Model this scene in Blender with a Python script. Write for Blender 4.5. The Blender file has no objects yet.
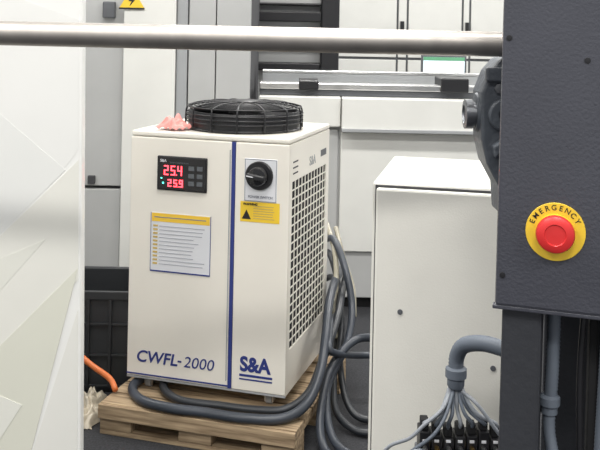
import bpy, math, random
from mathutils import Vector, Matrix
random.seed(4)
S=bpy.context.scene
C=bpy.context.collection

# ---------------------------------------------------------------- materials
def mat(name,col,rough=0.5,metal=0.0,var=0.06,scale=6.0,bump=0.0,bscale=80.0,emit=0.0,trans=0.0,coat=0.0):
    m=bpy.data.materials.new(name); m.use_nodes=True
    nt=m.node_tree; b=nt.nodes['Principled BSDF']
    tc=nt.nodes.new('ShaderNodeTexCoord')
    n=nt.nodes.new('ShaderNodeTexNoise'); n.inputs['Scale'].default_value=scale; n.inputs['Detail'].default_value=4
    nt.links.new(tc.outputs['Object'],n.inputs['Vector'])
    r=nt.nodes.new('ShaderNodeValToRGB')
    c=Vector(col)
    r.color_ramp.elements[0].position=0.3; r.color_ramp.elements[1].position=0.7
    r.color_ramp.elements[0].color=(*(c*(1-var)),1); r.color_ramp.elements[1].color=(*[min(1,k) for k in c*(1+var)],1)
    nt.links.new(n.outputs['Fac'],r.inputs['Fac']); nt.links.new(r.outputs['Color'],b.inputs['Base Color'])
    b.inputs['Roughness'].default_value=rough; b.inputs['Metallic'].default_value=metal
    b.inputs['Coat Weight'].default_value=coat; b.inputs['Coat Roughness'].default_value=.15
    if trans: b.inputs['Transmission Weight'].default_value=trans
    if emit:
        b.inputs['Emission Color'].default_value=(*col,1); b.inputs['Emission Strength'].default_value=emit
    if bump:
        n2=nt.nodes.new('ShaderNodeTexNoise'); n2.inputs['Scale'].default_value=bscale; n2.inputs['Detail'].default_value=3
        nt.links.new(tc.outputs['Object'],n2.inputs['Vector'])
        bp=nt.nodes.new('ShaderNodeBump'); bp.inputs['Strength'].default_value=bump; bp.inputs['Distance'].default_value=0.004
        nt.links.new(n2.outputs['Fac'],bp.inputs['Height']); nt.links.new(bp.outputs['Normal'],b.inputs['Normal'])
    return m
M_cream=mat('cream_powder_coat',(.80,.765,.69),.32,bump=.05,bscale=300,var=.02)
M_white=mat('white_powder_coat',(.72,.72,.685),.35,var=.03,bump=.05,bscale=250)
M_encl=mat('enclosure_coat',(.74,.725,.665),.33,var=.03,bump=.08,bscale=200)
M_grey=mat('light_grey_coat',(.44,.445,.44),.4,var=.03)
M_grey2=mat('mid_grey_coat',(.33,.34,.35),.4,var=.04)
M_wallw=mat('wall_paint',(.66,.68,.68),.6,var=.04,scale=1)
M_seam=mat('dark_seam',(.05,.05,.055),.7)
M_black=mat('black_plastic',(.012,.012,.014),.38)
M_blackm=mat('black_matte',(.010,.010,.011),.85)
M_gloss=mat('display_black',(.012,.012,.014),.12)
M_blue=mat('navy_print',(.025,.04,.20),.45,var=.02)
M_yel=mat('yellow_print',(.84,.57,.04),.45,var=.02)
M_orange=mat('orange_print',(.85,.55,.05),.5,var=.02)
M_paper=mat('label_paper',(.70,.71,.74),.5,var=.02)
M_ink=mat('label_ink',(.22,.23,.27),.6)
M_inky=mat('label_ink_ochre',(.55,.40,.12),.6)
M_red=mat('red_plastic',(.66,.03,.03),.35,var=.03)
M_led=mat('red_led',(1,.05,.07),.4,emit=5,var=0)
M_cyan=mat('cyan_led',(.1,.9,.7),.4,emit=2.5,var=0)
M_btn=mat('grey_button',(.10,.11,.12),.4)
M_steel=mat('brushed_steel',(.44,.41,.38),.48,metal=1,var=.10,scale=20)
M_steel2=mat('ground_steel',(.62,.62,.62),.3,metal=1,var=.15,scale=8)
M_steeld=mat('oiled_steel',(.28,.29,.31),.35,metal=1,var=.15,scale=20)
M_iron=mat('cast_iron_paint',(.075,.085,.10),.45,var=.2,bump=.6,bscale=60)
M_col=mat('charcoal_paint',(.052,.054,.068),.30,var=.08,bump=.3,bscale=160,coat=.45)
M_post=mat('dark_post_paint',(.030,.032,.038),.5,var=.1,bump=.2)
M_dgrey=mat('dark_grey_paint',(.10,.105,.115),.5,var=.1)
M_hose=mat('grey_blue_hose',(.036,.043,.056),.40,var=.15)
M_hose2=mat('dark_grey_hose',(.018,.021,.026),.42,var=.15)
M_cond=mat('conduit_grey',(.12,.14,.17),.45,var=.08)
M_clear=mat('clear_hose',(.46,.43,.34),.25,var=.12,scale=20,trans=.3)
M_orh=mat('orange_hose',(.62,.16,.04),.4)
M_cable=mat('cable_grey',(.27,.29,.32),.45)
M_brass=mat('brass',(.55,.38,.14),.3,metal=1)
M_pink=mat('pink_cloth',(.78,.32,.29),.9,var=.2,scale=40)
M_crate=mat('crate_plastic',(.025,.027,.030),.45)
M_screen=mat('screen_glow',(.75,.85,.9),.3,emit=.4)
M_tray=mat('white_panel_print',(.77,.77,.745),.3,var=.015)
M_green=mat('green_plastic',(.12,.36,.20),.5)

def wood():
    m=mat('pallet_wood',(.52,.34,.19),.8,var=.1)
    nt=m.node_tree
    tc=[n for n in nt.nodes if n.type=='TEX_COORD'][0]; b=nt.nodes['Principled BSDF']
    mp=nt.nodes.new('ShaderNodeMapping'); mp.inputs['Scale'].default_value=(3,40,40)
    nt.links.new(tc.outputs['Object'],mp.inputs['Vector'])
    n=nt.nodes.new('ShaderNodeTexNoise'); n.inputs['Scale'].default_value=2; n.inputs['Detail'].default_value=6
    nt.links.new(mp.outputs['Vector'],n.inputs['Vector'])
    r=nt.nodes.new('ShaderNodeValToRGB')
    r.color_ramp.elements[0].color=(.17,.115,.065,1); r.color_ramp.elements[1].color=(.47,.35,.22,1)
    r.color_ramp.elements[0].position=.3; r.color_ramp.elements[1].position=.68
    nt.links.new(n.outputs['Fac'],r.inputs['Fac']); nt.links.new(r.outputs['Color'],b.inputs['Base Color'])
    return m
M_wood=wood()
M_floor=mat('dark_carpet',(.030,.031,.035),.95,var=.5,scale=120,bump=.6,bscale=300)

# ---------------------------------------------------------------- geometry helpers
def link(o,parent=None):
    C.objects.link(o)
    if parent: o.parent=parent
    return o
def empty(name,loc=(0,0,0),rz=0):
    e=bpy.data.objects.new(name,None); e.location=loc; e.rotation_euler=(0,0,rz); e.empty_display_size=.1
    C.objects.link(e); return e
def mesh(name,verts,faces,m,parent=None,bevel=0,smooth=False,seg=2):
    me=bpy.data.meshes.new(name); me.from_pydata(verts,[],faces); me.update()
    mats=m if isinstance(m,list) else [m]
    for k in mats: me.materials.append(k)
    if smooth:
        for p in me.polygons: p.use_smooth=True
    o=bpy.data.objects.new(name,me); link(o,parent)
    if bevel:
        bv=o.modifiers.new('bevel','BEVEL'); bv.width=bevel; bv.segments=seg; bv.limit_method='ANGLE'; bv.angle_limit=.7
    return o
def boxes(name,L,m,parent=None,bevel=0):
    V=[];F=[]
    for (x0,x1,y0,y1,z0,z1) in L:
        b=len(V)
        V+=[(x0,y0,z0),(x1,y0,z0),(x1,y1,z0),(x0,y1,z0),(x0,y0,z1),(x1,y0,z1),(x1,y1,z1),(x0,y1,z1)]
        F+=[[b+i for i in f] for f in ((0,3,2,1),(4,5,6,7),(0,1,5,4),(1,2,6,5),(2,3,7,6),(3,0,4,7))]
    return mesh(name,V,F,m,parent,bevel)
def box(name,x0,x1,y0,y1,z0,z1,m,parent=None,bevel=0):
    return boxes(name,[(x0,x1,y0,y1,z0,z1)],m,parent,bevel)
def frame_from(d):
    d=d.normalized(); a=Vector((0,0,1)) if abs(d.z)<.9 else Vector((1,0,0))
    u=d.cross(a).normalized(); return u,d.cross(u).normalized()
def lathe(name,p0,p1,prof,m,parent=None,n=32,closed=False):
    """prof: list of (t along axis in metres, radius)"""
    p0=Vector(p0); d=(Vector(p1)-p0).normalized(); u,v=frame_from(d)
    V=[];F=[]
    for t,r in prof:
        for i in range(n):
            a=2*math.pi*i/n; V.append(tuple(p0+d*t+(u*math.cos(a)+v*math.sin(a))*r))
    k=len(prof)
    for j in range(k-1 if not closed else k):
        j2=(j+1)%k
        for i in range(n):
            F.append([j*n+i,j*n+(i+1)%n,j2*n+(i+1)%n,j2*n+i])
    if not closed:
        F.append(list(range(n))[::-1]); F.append([(k-1)*n+i for i in range(n)])
    o=mesh(name,V,F,m,parent,smooth=True)
    es=o.modifiers.new('edges','EDGE_SPLIT'); es.split_angle=math.radians(35)
    return o
def cyl(name,p0,p1,r,m,parent=None,n=32,b=0):
    L=(Vector(p1)-Vector(p0)).length
    prof=[(0,r),(L,r)] if not b else [(0,r-b),(b*.3,r-b*.3),(b,r),(L-b,r),(L-b*.3,r-b*.3),(L,r-b)]
    return lathe(name,p0,p1,prof,m,parent,n)
def spline(pts,step=.008):
    P=[Vector(p) for p in pts]; P=[P[0]*2-P[1]]+P+[P[-1]*2-P[-2]]
    out=[]
    for i in range(1,len(P)-2):
        a,b,c,d=P[i-1],P[i],P[i+1],P[i+2]
        n=max(3,int((c-b).length/step))
        for k in range(n):
            t=k/n
            out.append(.5*((2*b)+(c-a)*t+(2*a-5*b+4*c-d)*t*t+(3*b-a-3*c+d)*t**3))
    out.append(P[-2]); return out
def sweep(name,pts,r,m,parent=None,corr=0,step=.012,n=12):
    """round hose along a smooth path; corr>0 makes a corrugated conduit"""
    path=spline(pts,.0035 if corr else step)
    V=[];F=[]; u=None
    for i,p in enumerate(path):
        t=(path[min(i+1,len(path)-1)]-path[max(i-1,0)]).normalized()
        if u is None: u,_=frame_from(t)
        u=(u-t*u.dot(t)).normalized(); v=t.cross(u)
        rr=r*(1-(corr if i%2 else 0))
        for k in range(n):
            a=2*math.pi*k/n; V.append(tuple(p+(u*math.cos(a)+v*math.sin(a))*rr))
    for i in range(len(path)-1):
        for k in range(n): F.append([i*n+k,i*n+(k+1)%n,(i+1)*n+(k+1)%n,(i+1)*n+k])
    F.append(list(range(n))[::-1]); F.append([(len(path)-1)*n+k for k in range(n)])
    return mesh(name,V,F,m,parent,smooth=True)
def text(name,s,x,y,z,size,m,parent,bold=0,sx=1,align='LEFT',roll=0,ext=.0006,shear=0):
    cu=bpy.data.curves.new(name,'FONT'); cu.body=s; cu.size=size; cu.offset=bold; cu.extrude=ext; cu.align_x=align; cu.shear=shear
    cu.materials.append(m)
    o=bpy.data.objects.new(name,cu); link(o,parent); o.location=(x,y,z); o.rotation_euler=(math.pi/2,roll,0); o.scale=(sx,1,1)
    return o
def prism(name,pts,y0,y1,m,parent,bevel=0):
    n=len(pts); V=[(p[0],y0,p[1]) for p in pts]+[(p[0],y1,p[1]) for p in pts]
    F=[list(range(n)),list(range(n,2*n))[::-1]]+[[i,i+n,(i+1)%n+n,(i+1)%n] for i in range(n)]
    return mesh(name,V,F,m,parent,bevel)

ROT=-math.radians(16.4)
# ---------------------------------------------------------------- room shell
box('floor',-6,7,-3,11,-.1,0,M_floor)
wb=empty('wall_back',(0,9.6,0))
box('wall_back_base',-6,7,.03,.2,0,4.6,M_seam,wb)
L=[]
for i in range(13):
    for j in range(5):
        L.append((-6+i*1.0+.006,-6+(i+1)*1.0-.006,0,.035,j*.92+.006,(j+1)*.92-.006))
boxes('wall_back_panels',L,M_wallw,wb)
box('ceiling',-6,7,-3,9.8,4.6,4.7,M_wallw)

# ---------------------------------------------------------------- background cabinet (left)
cb=empty('machine_cabinet',(0,4.4,0))
box('carcass',-2.2,-.24,.03,.9,.06,2.3,M_seam,cb)
box('plinth',-2.2,-.24,.06,.9,0,.06,M_blackm,cb)
box('door_1',-2.2,-1.42,-.0,.04,.64,2.3,M_grey,cb,.004)
box('door_2',-1.41,-.86,0,.04,.64,2.3,M_grey,cb,.004)
box('lower_panel_1',-1.41,-.86,-.01,.04,.07,.625,M_grey,cb,.004)
box('lower_panel_2',-2.2,-1.42,-.01,.04,.07,.625,M_grey,cb,.004)
box('corner_pillar',-.852,-.60,-.05,.04,.07,2.3,M_white,cb,.004)
box('corner_pillar_edge',-.597,-.545,-.03,.04,.07,2.3,M_grey2,cb,.003)
box('door_3',-.54,-.41,-.02,.04,.07,2.3,M_grey,cb,.003)
box('door_4',-.405,-.24,-.02,.04,.07,2.3,M_grey,cb,.003)
box('door_handle',-.96,-.90,-.035,0,1.46,1.54,M_dgrey,cb,.006)
box('hinge',-1.02,-.985,-.02,0,.65,.69,M_seam,cb,.003)
V=[(-.876,-.052,1.508),(-.752,-.052,1.508),(-.814,-.052,1.61),(-.876,-.056,1.508),(-.752,-.056,1.508),(-.814,-.056,1.61)]
mesh('warning_triangle',V,[[0,2,1],[3,4,5],[0,1,4,3],[1,2,5,4],[2,0,3,5]],M_yel,cb)
prism('warning_bolt',[(-.815,1.575),(-.80,1.575),(-.812,1.55),(-.798,1.55),(-.825,1.518),(-.815,1.543),(-.83,1.543)],-.0575,-.056,M_black,cb)
boxes('warning_border',[(-.876,-.752,-.0585,-.056,1.504,1.512)],M_black,cb)

# ---------------------------------------------------------------- machine bed with guide rail (behind)
mb=empty('machine_bed',(0,4.5,0))
box('bed_body',-.20,2.3,.09,.95,.06,.95,M_grey,mb,.006)
box('bed_plinth',-.18,2.3,.14,.9,0,.06,M_blackm,mb)
box('upper_cover_left',-.20,.213,.03,.6,.935,1.085,M_white,mb,.006)
box('upper_cover_right',.218,2.3,0,.6,.925,1.085,M_white,mb,.006)
box('cover_lip',.218,2.3,-.012,.02,.915,.932,M_grey2,mb,.002)
box('front_sheet',.218,2.3,.07,.1,.30,.905,M_white,mb,.004)
box('front_sheet_left',-.20,.205,.07,.1,.30,.92,M_grey,mb,.004)
boxes('rail_base',[(-.2,2.0,.1,.26,1.086,1.118)],M_dgrey,mb,.003)
boxes('guide_rail',[(-.2,2.0,.08,.20,1.118,1.15)],M_steel2,mb,.004)
boxes('second_rail',[(-.2,2.0,.40,.50,1.086,1.185)],M_grey2,mb,.004)
boxes('second_rail_strip',[(-.2,2.0,.395,.49,1.186,1.2)],M_steel2,mb,.003)
boxes('rail_carriage',[(.72,.86,.05,.28,1.118,1.19),(.0,.10,.05,.28,1.118,1.165)],M_black,mb,.006)

# gantry with black posts behind
ga=empty('gantry_frame',(0,5.6,0))
boxes('gantry_posts',[(.13,.245,0,.2,0,2.3),(-.36,-.27,0,.2,0,2.3)],M_black,ga,.01)
boxes('gantry_beams',[(-.27,.13,.0,.2,1.47,1.53),(-.27,.13,.02,.2,1.57,1.585),(-.27,.13,.02,.2,1.16,1.21),(-.27,.13,.05,.2,1.30,1.315)],M_black,ga,.006)
boxes('gantry_cover',[(-.27,.13,.1,.25,.3,1.165),(-.27,.13,.1,.25,1.21,1.30),(-.27,.13,.1,.25,1.315,1.47),(-.27,.13,.1,.25,1.53,1.57),(-.27,.13,.1,.25,1.585,2.2)],M_grey,ga,.004)
# distant white cabinet row
dc=empty('control_cabinet_row',(0,7.2,0))
L=[]
xs=[.30,.78,.86,1.30,1.36,1.78,2.3,2.9]
for a,b in zip(xs[:-1],xs[1:]):
    L+= [(a+.008,b-.008,0,.03,.1,1.19),(a+.008,b-.008,0,.03,1.21,1.83)]
boxes('cabinet_doors',L,M_white,dc,.004)
box('cabinet_carcass',.3,2.9,.02,.6,0,1.83,M_dgrey,dc)
boxes('cabinet_handles',[(.80,.83,-.03,0,1.35,1.5),(1.32,1.345,-.03,0,1.35,1.5)],M_black,dc)
box('cabinet_top_sign',.55,.85,.1,.2,1.83,1.98,M_black,dc,.01)
be=empty('work_bench',(1.05,6.2,0))
box('bench_top',-.35,.45,0,.5,1.0,1.03,M_grey,be,.004)
boxes('bench_legs',[(-.33,-.29,.02,.06,0,1.0),(.39,.43,.02,.06,0,1.0),(-.33,-.29,.42,.46,0,1.0),(.39,.43,.42,.46,0,1.0)],M_grey2,be)
mo=empty('computer_monitor',(1.02,6.35,1.03))
box('monitor_body',-.16,.16,0,.03,.05,.23,M_dgrey,mo,.006)
box('monitor_screen',-.145,.145,-.004,.002,.065,.215,M_screen,mo)
box('monitor_screen_bar',-.145,.145,-.006,-.004,.19,.215,M_green,mo)
box('monitor_stand',-.03,.03,.0,.04,.01,.06,M_dgrey,mo)
box('monitor_foot',-.08,.08,-.04,.1,0,.012,M_dgrey,mo,.004)

# ---------------------------------------------------------------- floor-standing printed panel at left
pp=empty('partition_panel',(-.608,2.6,0)); pp.rotation_euler=(0,-math.radians(.85),0)
box('panel_sheet',-1.3,0,0,.05,.018,2.4,M_tray,pp,.008)
box('panel_base',-1.3,-.03,-.03,.09,.0,.02,M_grey,pp,.004)
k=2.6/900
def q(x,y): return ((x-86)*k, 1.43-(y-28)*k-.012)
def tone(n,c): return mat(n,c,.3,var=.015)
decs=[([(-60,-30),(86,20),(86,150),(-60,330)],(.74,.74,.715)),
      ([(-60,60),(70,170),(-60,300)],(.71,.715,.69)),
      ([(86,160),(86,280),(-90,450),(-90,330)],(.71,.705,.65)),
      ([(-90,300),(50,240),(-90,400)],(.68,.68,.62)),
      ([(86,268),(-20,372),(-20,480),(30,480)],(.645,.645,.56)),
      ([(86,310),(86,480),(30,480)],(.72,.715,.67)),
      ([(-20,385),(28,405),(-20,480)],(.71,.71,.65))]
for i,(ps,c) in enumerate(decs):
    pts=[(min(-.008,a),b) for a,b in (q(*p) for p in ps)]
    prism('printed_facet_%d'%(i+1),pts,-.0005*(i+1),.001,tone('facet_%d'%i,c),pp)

# ---------------------------------------------------------------- steel shaft across the top
cyl('steel_shaft',(-1.9,2.02,1.408),(.442,1.90,1.404),.0265,M_steel,None,48)

# ---------------------------------------------------------------- chiller
ch=empty('industrial_chiller',(-.603,3.269,.158),ROT)
W,D,H=.602,.54,.89
box('cabinet_body',.003,W-.012,.006,D,0,H-.022,M_cream,ch,.004)
box('top_lid',0,W,-.002,D+.003,H-.020,H,M_cream,ch,.006)
box('front_panel_left',0,.390,-.004,.01,.004,H-.022,M_cream,ch,.004)
box('front_panel_right',.404,W,-.004,.01,.004,H-.022,M_cream,ch,.004)
box('blue_stripe',.3905,.4035,-.0045,.004,.004,H-.022,M_blue,ch,.001)
box('light_trim',.383,.3862,-.0062,-.003,.03,H-.05,M_grey2,ch)
box('base_strip',.0,W,-.003,.01,-.004,.004,M_grey2,ch,.001)
box('blue_underline',.0,.392,-.0055,-.003,.010,.015,M_blue,ch)
# side panel with square perforations
box('side_backing',W-.0118,W-.0095,.02,D-.02,.02,H-.03,M_blackm,ch)
y0,y1,z0,z1=.035,.495,.150,.735
bars=[(W-.006,W,0,y0,0,H-.022),(W-.006,W,y1,D,0,H-.022),(W-.006,W,y0,y1,0,z0),(W-.006,W,y0,y1,z1,H-.022)]
nc,nr=11,19
for i in range(1,nc): 
    yy=y0+(y1-y0)*i/nc; bars.append((W-.003,W-.0005,yy-.0030,yy+.0030,z0,z1))
for j in range(1,nr):
    zz=z0+(z1-z0)*j/nr; bars.append((W-.003,W-.0005,y0,y1,zz-.0023,zz+.0023))
boxes('side_grille',bars,M_cream,ch)
boxes('side_vents',[(W-.001,W+.001,.04,.10,.80-.02*i,.805-.02*i) for i in range(3)],M_seam,ch)
cu=bpy.data.curves.new('side_logo','FONT'); cu.body='S&A'; cu.size=.048; cu.offset=.0006; cu.extrude=.0005; cu.materials.append(M_grey2)
o=bpy.data.objects.new('side_logo',cu); link(o,ch); o.location=(W+.0006,.25,.762); o.rotation_euler=(math.pi/2,0,math.pi/2)
box('side_handle_recess',W-.001,W+.0012,.41,.49,.775,.80,M_dgrey,ch,.0005)
# controller display
cp=empty('controller',(.009,0,0)); cp.parent=ch
box('controller_bezel',.099,.291,-.012,-.002,.682,.805,M_black,cp,.004)
box('controller_glass',.104,.286,-.0135,-.011,.687,.800,M_gloss,cp,.001)
SEG={'2':'abged','5':'afgcd','4':'fgbc','9':'abfgcd','.':''}
def digit(L,cx,cz,w,h,ch_):
    t=.0038
    s=SEG[ch_]
    y0,y1=-.0150,-.0132
    if 'a' in s: L.append((cx,cx+w,y0,y1,cz+h-t,cz+h))
    if 'g' in s: L.append((cx,cx+w,y0,y1,cz+h/2-t/2,cz+h/2+t/2))
    if 'd' in s: L.append((cx,cx+w,y0,y1,cz,cz+t))
    if 'f' in s: L.append((cx,cx+t,y0,y1,cz+h/2,cz+h))
    if 'b' in s: L.append((cx+w-t,cx+w,y0,y1,cz+h/2,cz+h))
    if 'e' in s: L.append((cx,cx+t,y0,y1,cz,cz+h/2))
    if 'c' in s: L.append((cx+w-t,cx+w,y0,y1,cz,cz+h/2))
L=[]
for i,c in enumerate('254'): digit(L,.128+i*.026,.738,.017,.034,c)
for i,c in enumerate('259'): digit(L,.143+i*.022,.697,.014,.026,c)
L.append((.174,.178,-.015,-.0132,.738,.742)); L.append((.182,.185,-.015,-.0132,.697,.700))
boxes('display_digits',L,M_led,cp)
boxes('status_leds',[(.122,.128,-.015,-.0132,.706,.712),(.116,.121,-.015,-.0132,.724,.728)],M_cyan,cp)
text('controller_brand','S&A',.112,-.0137,.784,.014,M_paper,cp,.0002)
text('controller_caption','TEMP CONTROLLER',.150,-.0137,.780,.008,M_btn,cp)
boxes('controller_keys',[(x,x+.022,-.0150,-.013,z,z+.016) for x in (.222,.254) for z in (.704,.731,.758)],M_btn,cp,.002)
# rotary main switch
sw=empty('main_switch',(.003,0,0)); sw.parent=ch
box('switch_plate',.436,.556,-.0065,-.003,.665,.815,M_paper,sw,.002)
boxes('switch_plate_border',[(.438,.554,-.0072,-.006,.811,.813),(.438,.554,-.0072,-.006,.667,.669),(.438,.440,-.0072,-.006,.667,.813),(.552,.554,-.0072,-.006,.667,.813)],M_ink,sw)
lathe('switch_ring',(.492,-.004,.757),(.492,-.05,.757),[(0,.050),(.010,.050),(.014,.047),(.014,.036)],M_black,sw,40)
lathe('switch_knob',(.492,-.015,.757),(.492,-.06,.757),[(0,.036),(.018,.034),(.026,.030),(.028,.024)],M_gloss,sw,40)
hb=box('switch_grip',-.034,.034,-.056,-.035,-.009,.009,M_black,sw,.004); hb.location=(.492,0,.757); hb.rotation_euler=(0,math.radians(8),0)
hb2=box('switch_mark',-.031,-.008,-.0575,-.055,-.0018,.0018,M_paper,sw); hb2.location=(.492,0,.757); hb2.rotation_euler=(0,math.radians(8),0)
text('switch_caption','POWER SWITCH',.496,-.0072,.678,.012,M_ink,sw,.0002,align='CENTER')
# yellow warning label
wl=empty('warning_sticker',(.008,0,0)); wl.parent=ch
box('warning_label',.418,.562,-.0052,-.003,.594,.664,M_yel,wl)
prism('warning_label_triangle',[(.424,.603),(.458,.603),(.441,.636)],-.0058,-.005,M_black,wl)
boxes('warning_label_text',[(.466,.466+random.uniform(.07,.088),-.0058,-.005,.648-.0085*i,.6510-.0085*i) for i in range(6)],M_inky,wl)
text('warning_label_title','WARNING',.428,-.0058,.652,.011,M_black,wl,.0004)
# specification label
sl=empty('specification_sticker',(.009,0,0)); sl.parent=ch
box('spec_label',.078,.306,-.0055,-.003,.392,.600,M_paper,sl)
box('spec_header',.080,.304,-.0062,-.005,.568,.598,M_orange,sl)
L=[];L2=[]
for i in range(11):
    z=.550-.0135*i
    L.append((.110,.110+random.uniform(.12,.18),-.0062,-.005,z,z+.0032))
    L2.append((.086,.104,-.0062,-.005,z-.001,z+.006))
boxes('spec_lines',L,mat('label_ink_light',(.40,.41,.46),.6),sl); boxes('spec_icons',L2,M_inky,sl)
boxes('spec_border',[(.076,.308,-.0062,-.004,.388,.393),(.076,.078,-.006,-.004,.390,.600),(.306,.308,-.006,-.004,.390,.600)],M_blue,sl)
boxes('spec_header_text',[(.090,.290,-.0068,-.006,.582,.5855)],M_ink,sl)
# lettering
text('model_lettering','CWFL',.036,-.0048,.058,.058,M_blue,ch,.0010,1.03,shear=.18)
boxes('model_hyphen',[(.200,.214,-.0052,-.003,.072,.078)],M_blue,ch)
text('model_number','2000',.221,-.0048,.058,.055,M_blue,ch,.0,1.06,shear=.18)
text('maker_logo','S&A',.436,-.0048,.074,.070,M_blue,ch,.0026,.90)
boxes('logo_bars',[(.434,.555,-.0052,-.003,.054,.062),(.434,.555,-.0052,-.003,.042,.047)],M_blue,ch)
# casters
def caster(i,x,y):
    box('caster_plate_%d'%i,x-.025,x+.025,y-.025,y+.025,-.010,0,M_steel2,ch)
    boxes('caster_fork_%d'%i,[(x-.016,x-.012,y-.012,y+.012,-.038,-.008),(x+.012,x+.016,y-.012,y+.012,-.038,-.008)],M_steel2,ch)
    cyl('caster_wheel_%d'%i,(x-.011,y,-.029),(x+.011,y,-.029),.019,M_grey2,ch,24,.002)
for i,(x,y) in enumerate([(.07,.045),(W-.07,.045),(.07,D-.05),(W-.07,D-.05)]): caster(i+1,x,y)
# fan guard on top
fx,fy=.345,.245; FR=.212; FH=.016
lathe('fan_housing',(fx,fy,H),(fx,fy,H+1),[(0,FR),(.006,FR+.006),(.012,FR),(.046+FH,FR),(.052+FH,FR-.004),(.052+FH,FR-.014),(.010,FR-.014),(.0,FR-.014)],M_black,ch,64,closed=True)
def torus(R,r,z,n=56,k=6):
    V=[];F=[]
    for i in range(n):
        a=2*math.pi*i/n
        for j in range(k):
            b=2*math.pi*j/k
            V.append((fx+(R+r*math.cos(b))*math.cos(a),fy+(R+r*math.cos(b))*math.sin(a),z+r*math.sin(b)))
    for i in range(n):
        for j in range(k):
            F.append([i*k+j,((i+1)%n)*k+j,((i+1)%n)*k+(j+1)%k,i*k+(j+1)%k])
    return V,F
V=[];F=[]
for R in [.06,.075,.09,.105,.12,.135,.150,.165,.178,.190,.202]:
    z=H+FH+.080-.016*max(0,(R-.13)/.08)**2
    v,f=torus(R,.0024,z); b=len(V); V+=v; F+=[[b+t for t in ff] for ff in f]
for z,R in ((H+FH+.068,.214),(H+.030,.2195),(H+.045,.2195),(H+.060,.2195)):
    v,f=torus(R,.003,z); b=len(V); V+=v; F+=[[b+t for t in ff] for ff in f]
mesh('fan_guard_rings',V,F,M_black,ch,smooth=True)
for i in range(14):
    a=2*math.pi*i/14
    c,s=math.cos(a),math.sin(a)
    sweep('fan_guard_spoke_%d'%(i+1),[(fx+.04*c,fy+.04*s,H+FH+.084),(fx+.14*c,fy+.14*s,H+FH+.082),(fx+.20*c,fy+.20*s,H+FH+.072),(fx+.219*c,fy+.219*s,H+FH+.056),(fx+.222*c,fy+.222*s,H+.004)],.0034,M_black,ch,n=6)
lathe('fan_hub_cap',(fx,fy,H+FH+.076),(fx,fy,H+1),[(0,.055),(.010,.055),(.013,.050)],M_black,ch,40)
lathe('fan_motor',(fx,fy,H),(fx,fy,H+1),[(0,.062),(.070,.060)],M_blackm,ch,32)
V=[];F=[]
for i in range(7):
    a=2*math.pi*i/7
    for rr,da,dz in ((.055,0,.022),(.19,-.1,.020),(.19,.55,.058),(.055,.7,.060)):
        V.append((fx+rr*math.cos(a+da),fy+rr*math.sin(a+da),H+dz))
    F.append([4*i,4*i+1,4*i+2,4*i+3])
mesh('fan_blades',V,F,M_black,ch)
lathe('fan_well',(fx,fy,H-.001),(fx,fy,H+1),[(0,.198),(.003,.198)],M_blackm,ch,48)

# pink cloth crumpled on the lid
cl=empty('pink_cloth',(-.603,3.269,1.049),ROT)
V=[];F=[];n=26
for i in range(n):
    for j in range(n):
        a,b=i/(n-1)*2-1,j/(n-1)*2-1
        e=max(0,1-(abs(a)**2.6)*.95)*max(0,1-(abs(b)**2.6)*.95)
        h=.012+.042*e*(.62+.45*math.sin(6*a+3*b)*math.cos(4*b-2*a)+.14*math.sin(13*a-8*b))
        x=.136+a*(.054+.010*math.sin(5*b)); y=.070+b*(.045+.008*math.sin(6*a))
        V.append((x,y,max(.001,h if e>.08 else .001+.012*abs(math.sin(9*a+7*b)))))
for i in range(n-1):
    for j in range(n-1): F.append([i*n+j,(i+1)*n+j,(i+1)*n+j+1,i*n+j+1])
o=mesh('cloth_folds',V,F,M_pink,cl,smooth=True)
o.modifiers.new('sub','SUBSURF').levels=1

# ---------------------------------------------------------------- pallet
pa=empty('wooden_pallet',(-.672,3.145,0),ROT)
PW,PD=.715,.70
L=[]
nb=7
for j in range(nb):
    y=j*(PD-.09)/(nb-1); L.append((0,PW,y,y+.09,.092,.110))
boxes('deck_boards',L,M_wood,pa,.002)
boxes('cross_boards',[(x,x+.09,0,PD,.076,.0915) for x in (0,PW/2-.045,PW-.09)],M_wood,pa,.002)
boxes('blocks',[(x,x+.12,y,y+.10,.016,.0755) for x in (0,PW/2-.06,PW-.12) for y in (0,PD/2-.05,PD-.10)],M_wood,pa,.003)
boxes('base_boards',[(0,PW,y,y+.10,0,.0155) for y in (0,PD/2-.05,PD-.10)],M_wood,pa,.002)
box('front_board',.0,PW,-.016,-.001,.060,.108,M_wood,pa,.002)

# ---------------------------------------------------------------- crate
cr=empty('plastic_crate',(-1.15,3.5,0))
t=.006; w,d,h=.52,.34,.39
boxes('crate_walls',[(0,w,0,t,0,h),(0,w,d-t,d,0,h),(0,t,0,d,0,h),(w-t,w,0,d,0,h),(0,w,0,d,0,t)],M_crate,cr,.002)
boxes('crate_rim',[(-.012,w+.012,-.014,.002,h-.03,h+.004),(-.012,w+.012,d-.002,d+.014,h-.03,h+.004),(-.014,.002,-.012,d+.012,h-.03,h+.004),(w-.002,w+.014,-.012,d+.012,h-.03,h+.004)],M_crate,cr,.004)
boxes('crate_ribs',[(x,x+.012,-.012,0,.02,h-.03) for x in [i*.085+.005 for i in range(6)]]+[(0,w,-.010,0,z,z+.010) for z in (.02,.14,.26)],M_crate,cr,.002)

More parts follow.
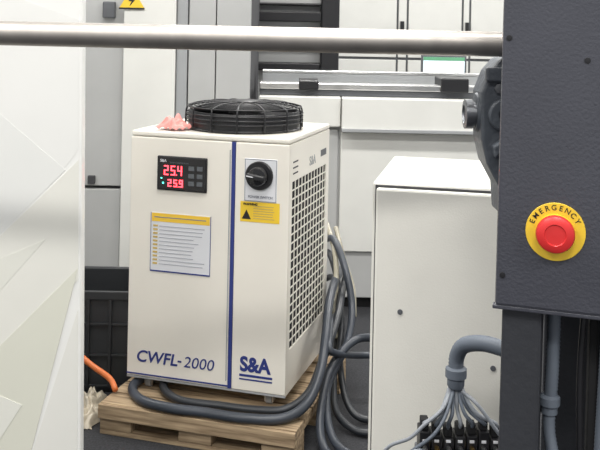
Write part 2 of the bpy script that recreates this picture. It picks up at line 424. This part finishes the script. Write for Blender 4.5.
# ---------------------------------------------------------------- hoses
hg=empty('rubber_hose_bundle',(0,0,0))
h1=[(-.50,3.38,.138),(-.575,3.25,.130),(-.53,3.13,.128),(-.42,3.065,.128),(-.30,3.035,.128),(-.16,2.995,.128),(-.03,2.995,.130),(.05,3.05,.16),(.095,3.13,.235),(.115,3.24,.33),(.13,3.4,.39),(.16,3.6,.42),(.20,3.86,.40)]
sweep('hose_1',h1,.0165,M_hose,hg)
h2=[(-.42,3.40,.132),(-.47,3.26,.132),(-.40,3.13,.130),(-.25,3.085,.130),(-.12,3.055,.130),(-.02,3.045,.140),(.055,3.10,.175),(.10,3.19,.245),(.140,3.28,.315),(.170,3.42,.36),(.19,3.6,.38),(.22,3.85,.38)]
sweep('hose_2',h2,.0145,M_hose2,hg)
h3=[(.10,3.9,.50),(.155,3.72,.56),(.20,3.6,.47),(.225,3.52,.34),(.20,3.40,.24),(.13,3.24,.16),(.12,3.13,.09),(.145,3.04,.035),(.21,2.97,.018),(.30,2.96,.018),(.42,3.02,.018)]
sweep('hose_3',h3,.0145,M_hose,hg)
sweep('hose_4',[(.62,3.20,.30),(.45,3.25,.31),(.33,3.29,.30),(.24,3.33,.285),(.17,3.27,.25),(.12,3.19,.19),(.095,3.08,.08),(.115,3.0,.02),(.18,2.92,.018),(.28,2.93,.018),(.42,3.08,.018)],.0150,M_hose,hg)
sweep('hose_5',[(.12,3.9,.34),(.16,3.7,.40),(.185,3.52,.30),(.175,3.40,.18),(.20,3.30,.06),(.26,3.26,.018),(.36,3.32,.018),(.50,3.45,.018)],.0125,M_hose2,hg)
sweep('hose_6',[(.60,3.30,.24),(.42,3.36,.22),(.30,3.40,.20),(.22,3.34,.22),(.15,3.22,.27),(.125,3.20,.30),(.14,3.36,.34),(.18,3.56,.30),(.20,3.8,.2)],.0125,M_hose,hg)
sweep('hose_7',[(.09,3.9,.44),(.14,3.72,.50),(.175,3.6,.38),(.165,3.45,.20),(.15,3.33,.12),(.16,3.24,.05),(.22,3.17,.018),(.30,3.15,.018),(.45,3.18,.018)],.0130,M_hose2,hg)
sweep('drain_tube_1',[(.13,3.83,.60),(.16,3.68,.52),(.165,3.6,.42),(.15,3.52,.33),(.16,3.46,.24)],.011,M_clear,hg)
sweep('drain_tube_2',[(.17,3.85,.58),(.20,3.72,.48),(.235,3.66,.38),(.24,3.6,.28)],.010,M_clear,hg)
sweep('orange_hose',[(-1.2,3.40,.38),(-1.0,3.36,.32),(-.85,3.33,.250),(-.74,3.28,.190),(-.66,3.24,.155),(-.630,3.20,.130)],.0105,M_orh)

# crumpled wrap beside the pallet
V=[];F=[];n=22
for i in range(n):
    for j in range(n):
        a,b=i/(n-1)*2-1,j/(n-1)*2-1
        e=max(0,1-a*a)*max(0,1-b*b)
        V.append((-.745+a*.045+.01*math.sin(9*b),3.30+b*.13,.001+.09*e**.6*(.7+.3*math.sin(11*a+5*b)*math.cos(9*b-4*a))+.004*random.random()))
for i in range(n-1):
    for j in range(n-1): F.append([i*n+j,(i+1)*n+j,(i+1)*n+j+1,i*n+j+1])
mesh('plastic_wrap',V,F,mat('wrap_film',(.48,.43,.34),.3,var=.25,scale=30),None,smooth=True)

# ---------------------------------------------------------------- electrical enclosure
en=empty('electrical_enclosure',(.200,2.40,0),-math.radians(12.2))
EW,ED,EH=.385,.54,1.020
box('enclosure_body',0,EW,.02,ED,.05,EH,M_encl,en,.006)
box('enclosure_door',.012,EW-.004,-.004,.016,.06,EH-.012,M_encl,en,.006)
box('enclosure_gap',.008,EW-.001,.014,.021,.055,EH-.006,M_seam,en)
boxes('enclosure_feet',[(.02,.06,.04,.08,0,.05),(EW-.06,EW-.02,.04,.08,0,.05),(.02,.06,ED-.08,ED-.04,0,.05),(EW-.06,EW-.02,ED-.08,ED-.04,0,.05)],M_black,en)
for i,(x,z) in enumerate([(.082,.685),(.325,.56)]):
    lathe('door_latch_%d'%(i+1),(x,-.003,z),(x,-1,z),[(0,.0075),(.003,.007),(.0032,.004)],M_dgrey,en,20)

# ---------------------------------------------------------------- machine column with emergency stop
co=empty('machine_column',(.347,1.60,0),ROT); co.rotation_euler=(0,.009,ROT)
zb=.944
box('column_head',0,.50,0,.42,zb,2.3,M_col,co,.006)
box('column_head_flange',-.004,.50,.002,.02,zb-.006,zb+.002,M_col,co,.002)
for i,(x,z) in enumerate([(.012,1.00),(.145,1.385),(.012,1.42),(.25,1.00)]):
    lathe('cap_screw_%d'%(i+1),(x,.001,z),(x,-1,z),[(0,.0055),(.003,.005),(.0032,.003)],M_black,co,16)
box('column_post',.012,.082,.02,.16,0,zb,M_post,co,.006)
box('column_post_rear',.20,.50,.22,.42,0,zb,M_dgrey,co,.006)
box('column_recess',.082,.20,.30,.42,0,zb,M_post,co,.003)
box('column_rib',.165,.180,.10,.22,0,zb,M_blackm,co,.003)
box('column_foot',.0,.5,.015,.42,-.0,.03,M_post,co,.004)
sweep('conduit_1',[(.102,.075,zb),(.102,.075,.86),(.100,.075,.78),(.098,.075,.735)],.0125,M_cond,co,corr=.1)
lathe('conduit_1_gland',(.098,.075,.772),(.098,.075,0),[(0,.014),(.004,.019),(.018,.019),(.02,.015),(.034,.015)],M_cond,co,12)
sweep('conduit_1_tail',[(.098,.075,.745),(.100,.07,.70),(.114,.06,.65),(.14,.05,.61),(.20,.04,.58),(.30,.04,.57)],.0115,M_cond,co,corr=.1)
sweep('conduit_2',[(.196,.085,zb),(.192,.085,.80),(.188,.085,.66),(.186,.085,.45),(.19,.085,.2),(.22,.085,.04)],.0115,M_cond,co,corr=.1)
sweep('black_cable',[(.155,.09,zb),(.15,.09,.80),(.154,.09,.62),(.150,.09,.40),(.15,.09,.04)],.006,M_black,co)
# emergency stop
es=empty('emergency_stop_button',(.355+.1014*.9593,1.60-.1014*.2823-.0025,1.084),ROT)
lathe('yellow_plate',(0,.004,0),(0,-1,0),[(0,.0505),(.0065,.0505),(.007,.050)],M_yel,es,64)
lathe('plate_step',(0,-.002,0),(0,-1,0),[(0,.031),(.006,.030),(.007,.028)],M_yel,es,48)
lathe('red_stem',(0,-.008,0),(0,-1,0),[(0,.018),(.010,.017)],M_red,es,32)
lathe('red_mushroom_cap',(0,-.014,0),(0,-1,0),[(0,.029),(.002,.032),(.009,.0330),(.014,.031),(.0175,.025),(.0185,.0185),(.0165,.017),(.0165,.006),(.0168,.001)],M_red,es,48)
for i,c in enumerate('EMERGENCY'):
    ph=math.radians(-64+i*16)-math.radians(4)
    text('plate_letter_%d'%(i+1),c,math.sin(ph)*.0380,-.0034,math.cos(ph)*.0380,.0130,M_black,es,.0001,align='CENTER',roll=ph,ext=.0003)

# bearing bracket + shaft collar on the column side
br=empty('shaft_bearing_bracket',(0,1.97,0))
prism('bracket_plate',[(.405,1.345),(.43,1.375),(.468,1.375),(.468,1.04),(.435,1.04),(.43,1.10),(.402,1.15),(.390,1.20),(.388,1.30)],-.06,.04,M_iron,br,.006)
lathe('bearing_boss',(.398,-.01,1.255),(-1,-.01,1.255),[(-.02,.044),(.008,.044),(.014,.040),(.014,.026)],M_iron,br,40)
lathe('shaft_end',(.398,-.01,1.250),(-1,-.01,1.250),[(-.02,.027),(.020,.027),(.020,.032),(.036,.032),(.038,.020),(.034,.018)],M_steeld,br,40)
for i,(x,z) in enumerate([(.425,1.31),(.455,1.20),(.45,1.12),(.455,1.33),(.450,1.07)]):
    lathe('hex_bolt_%d'%(i+1),(x,-.059,z),(x,-1,z),[(0,.011),(.008,.011),(.0085,.010)],M_dgrey,br,6)
lathe('bracket_hub',(.435,-.058,1.255),(.435,-1,1.255),[(0,.034),(.016,.034),(.02,.030),(.02,.014),(.012,.012)],M_iron,br,32)
prism('bracket_rib',[(.41,1.19),(.465,1.23),(.465,1.205),(.415,1.165)],-.085,-.058,M_iron,br,.004)
boxes('bracket_lugs',[(.395,.44,-.075,-.055,1.325,1.355),(.44,.465,-.08,-.055,1.04,1.075)],M_iron,br,.004)

# ---------------------------------------------------------------- conduits, cables, valve block
cd=empty('flexible_conduit',(0,0,0))
A=[(.53,2.04,.690),(.485,2.05,.706),(.440,2.09,.706),(.405,2.14,.683),(.392,2.16,.648),(.391,2.16,.615)]
sweep('conduit_body',A,.019,M_cond,cd,corr=.13)
lathe('gland_nut',(.391,2.16,.625),(.391,2.16,0),[(0,.020),(.004,.026),(.024,.026),(.028,.021),(.044,.021),(.050,.018)],M_cond,cd,12)
vm=empty('solenoid_valve_manifold',(0,2.13,0))
vx0=.300
box('manifold_base',vx0,vx0+.20,.0,.07,.385,.425,M_dgrey,vm,.003)
box('manifold_stand',vx0+.02,vx0+.18,.02,.06,0,.385,M_dgrey,vm,.003)
for i in range(7):
    x=vx0+.004+i*.028
    z=.470+random.uniform(-.010,.010)
    box('valve_body_%d'%(i+1),x,x+.025,.005,.06,.425,z,M_black,vm,.003)
    box('valve_coil_%d'%(i+1),x+.003,x+.022,.012,.042,z,z+.026,M_blackm,vm,.003)
    cyl('valve_fitting_%d'%(i+1),(x+.012,-.012,.440),(x+.012,.006,.440),.006,M_brass if i%3==1 else M_steel2,vm,12)
    cyl('valve_fitting_b_%d'%(i+1),(x+.012,-.010,.405),(x+.012,.002,.405),.006,M_steel2,vm,12)
    box('valve_label_%d'%(i+1),x+.006,x+.017,.003,.006,.454,.460,M_paper,vm)
    tx=.391+(i-3)*.0085
    sweep('cable_%d'%(i+1),[(.391+(i-3)*.005,.03,.574),(tx,.018,.550),(tx+(x+.012-tx)*.35,.004+.012*(i%2),.522),(x+.012,.006,.500),(x+.012,.020,z+.015)],.0048,[M_cable,M_cond,M_cond][i%3],vm,n=8)
sweep('cable_left_1',[(.380,.03,.570),(.355,.0,.535),(.31,-.01,.50),(.28,.0,.465),(.235,.05,.42),(.21,.08,.36)],.0045,M_cable,vm,n=8)
sweep('cable_left_2',[(.384,.02,.570),(.36,-.01,.52),(.33,-.02,.48),(.285,-.01,.44),(.255,.02,.39),(.24,.05,.30)],.0045,M_cond,vm,n=8)
sweep('cable_left_3',[(.31,-.01,.440),(.29,-.03,.448),(.26,-.02,.43),(.235,.0,.40),(.225,.03,.33)],.005,M_cable,vm,n=8)
sweep('cable_right_1',[(.400,.03,.570),(.435,.0,.55),(.475,-.01,.50),(.505,.0,.45),(.51,.01,.35)],.0045,M_cable,vm,n=8)

# ---------------------------------------------------------------- ceiling lamps
def lamp(i,x,y,sx,sy,e):
    f=empty('ceiling_light' if i==0 else 'ceiling_light.%03d'%i,(x,y,4.5))
    box('lamp_housing',-sx/2-.03,sx/2+.03,-sy/2-.03,sy/2+.03,0.02,.1,M_white,f,.01)
    l=bpy.data.lights.new('lamp_light','AREA'); l.shape='RECTANGLE'; l.size=sx; l.size_y=sy; l.energy=e; l.color=(1,.98,.945)
    o=bpy.data.objects.new('lamp_light',l); link(o,f); o.location=(0,0,-.01)
i=0
for x in (-3,0,3):
    for y in (-1.6,1.6,4.6,7.6):
        lamp(i,x,y,1.6,.5,{-1.6:135,1.6:112,4.6:88,7.6:140}[y]); i+=1
w=bpy.data.worlds.new('World'); S.world=w; w.use_nodes=True
w.node_tree.nodes['Background'].inputs[0].default_value=(.97,.98,1,1); w.node_tree.nodes['Background'].inputs[1].default_value=.62

# ---------------------------------------------------------------- camera
cam=bpy.data.cameras.new('camera'); cam.sensor_width=36; cam.lens=54; cam.shift_y=-197/600; cam.clip_start=.05
co_=bpy.data.objects.new('camera',cam); C.objects.link(co_); co_.location=(0,0,1.43); co_.rotation_euler=(math.pi/2,-.02,0)
S.camera=co_
S.view_settings.view_transform='Standard'
S.view_settings.exposure=0.0
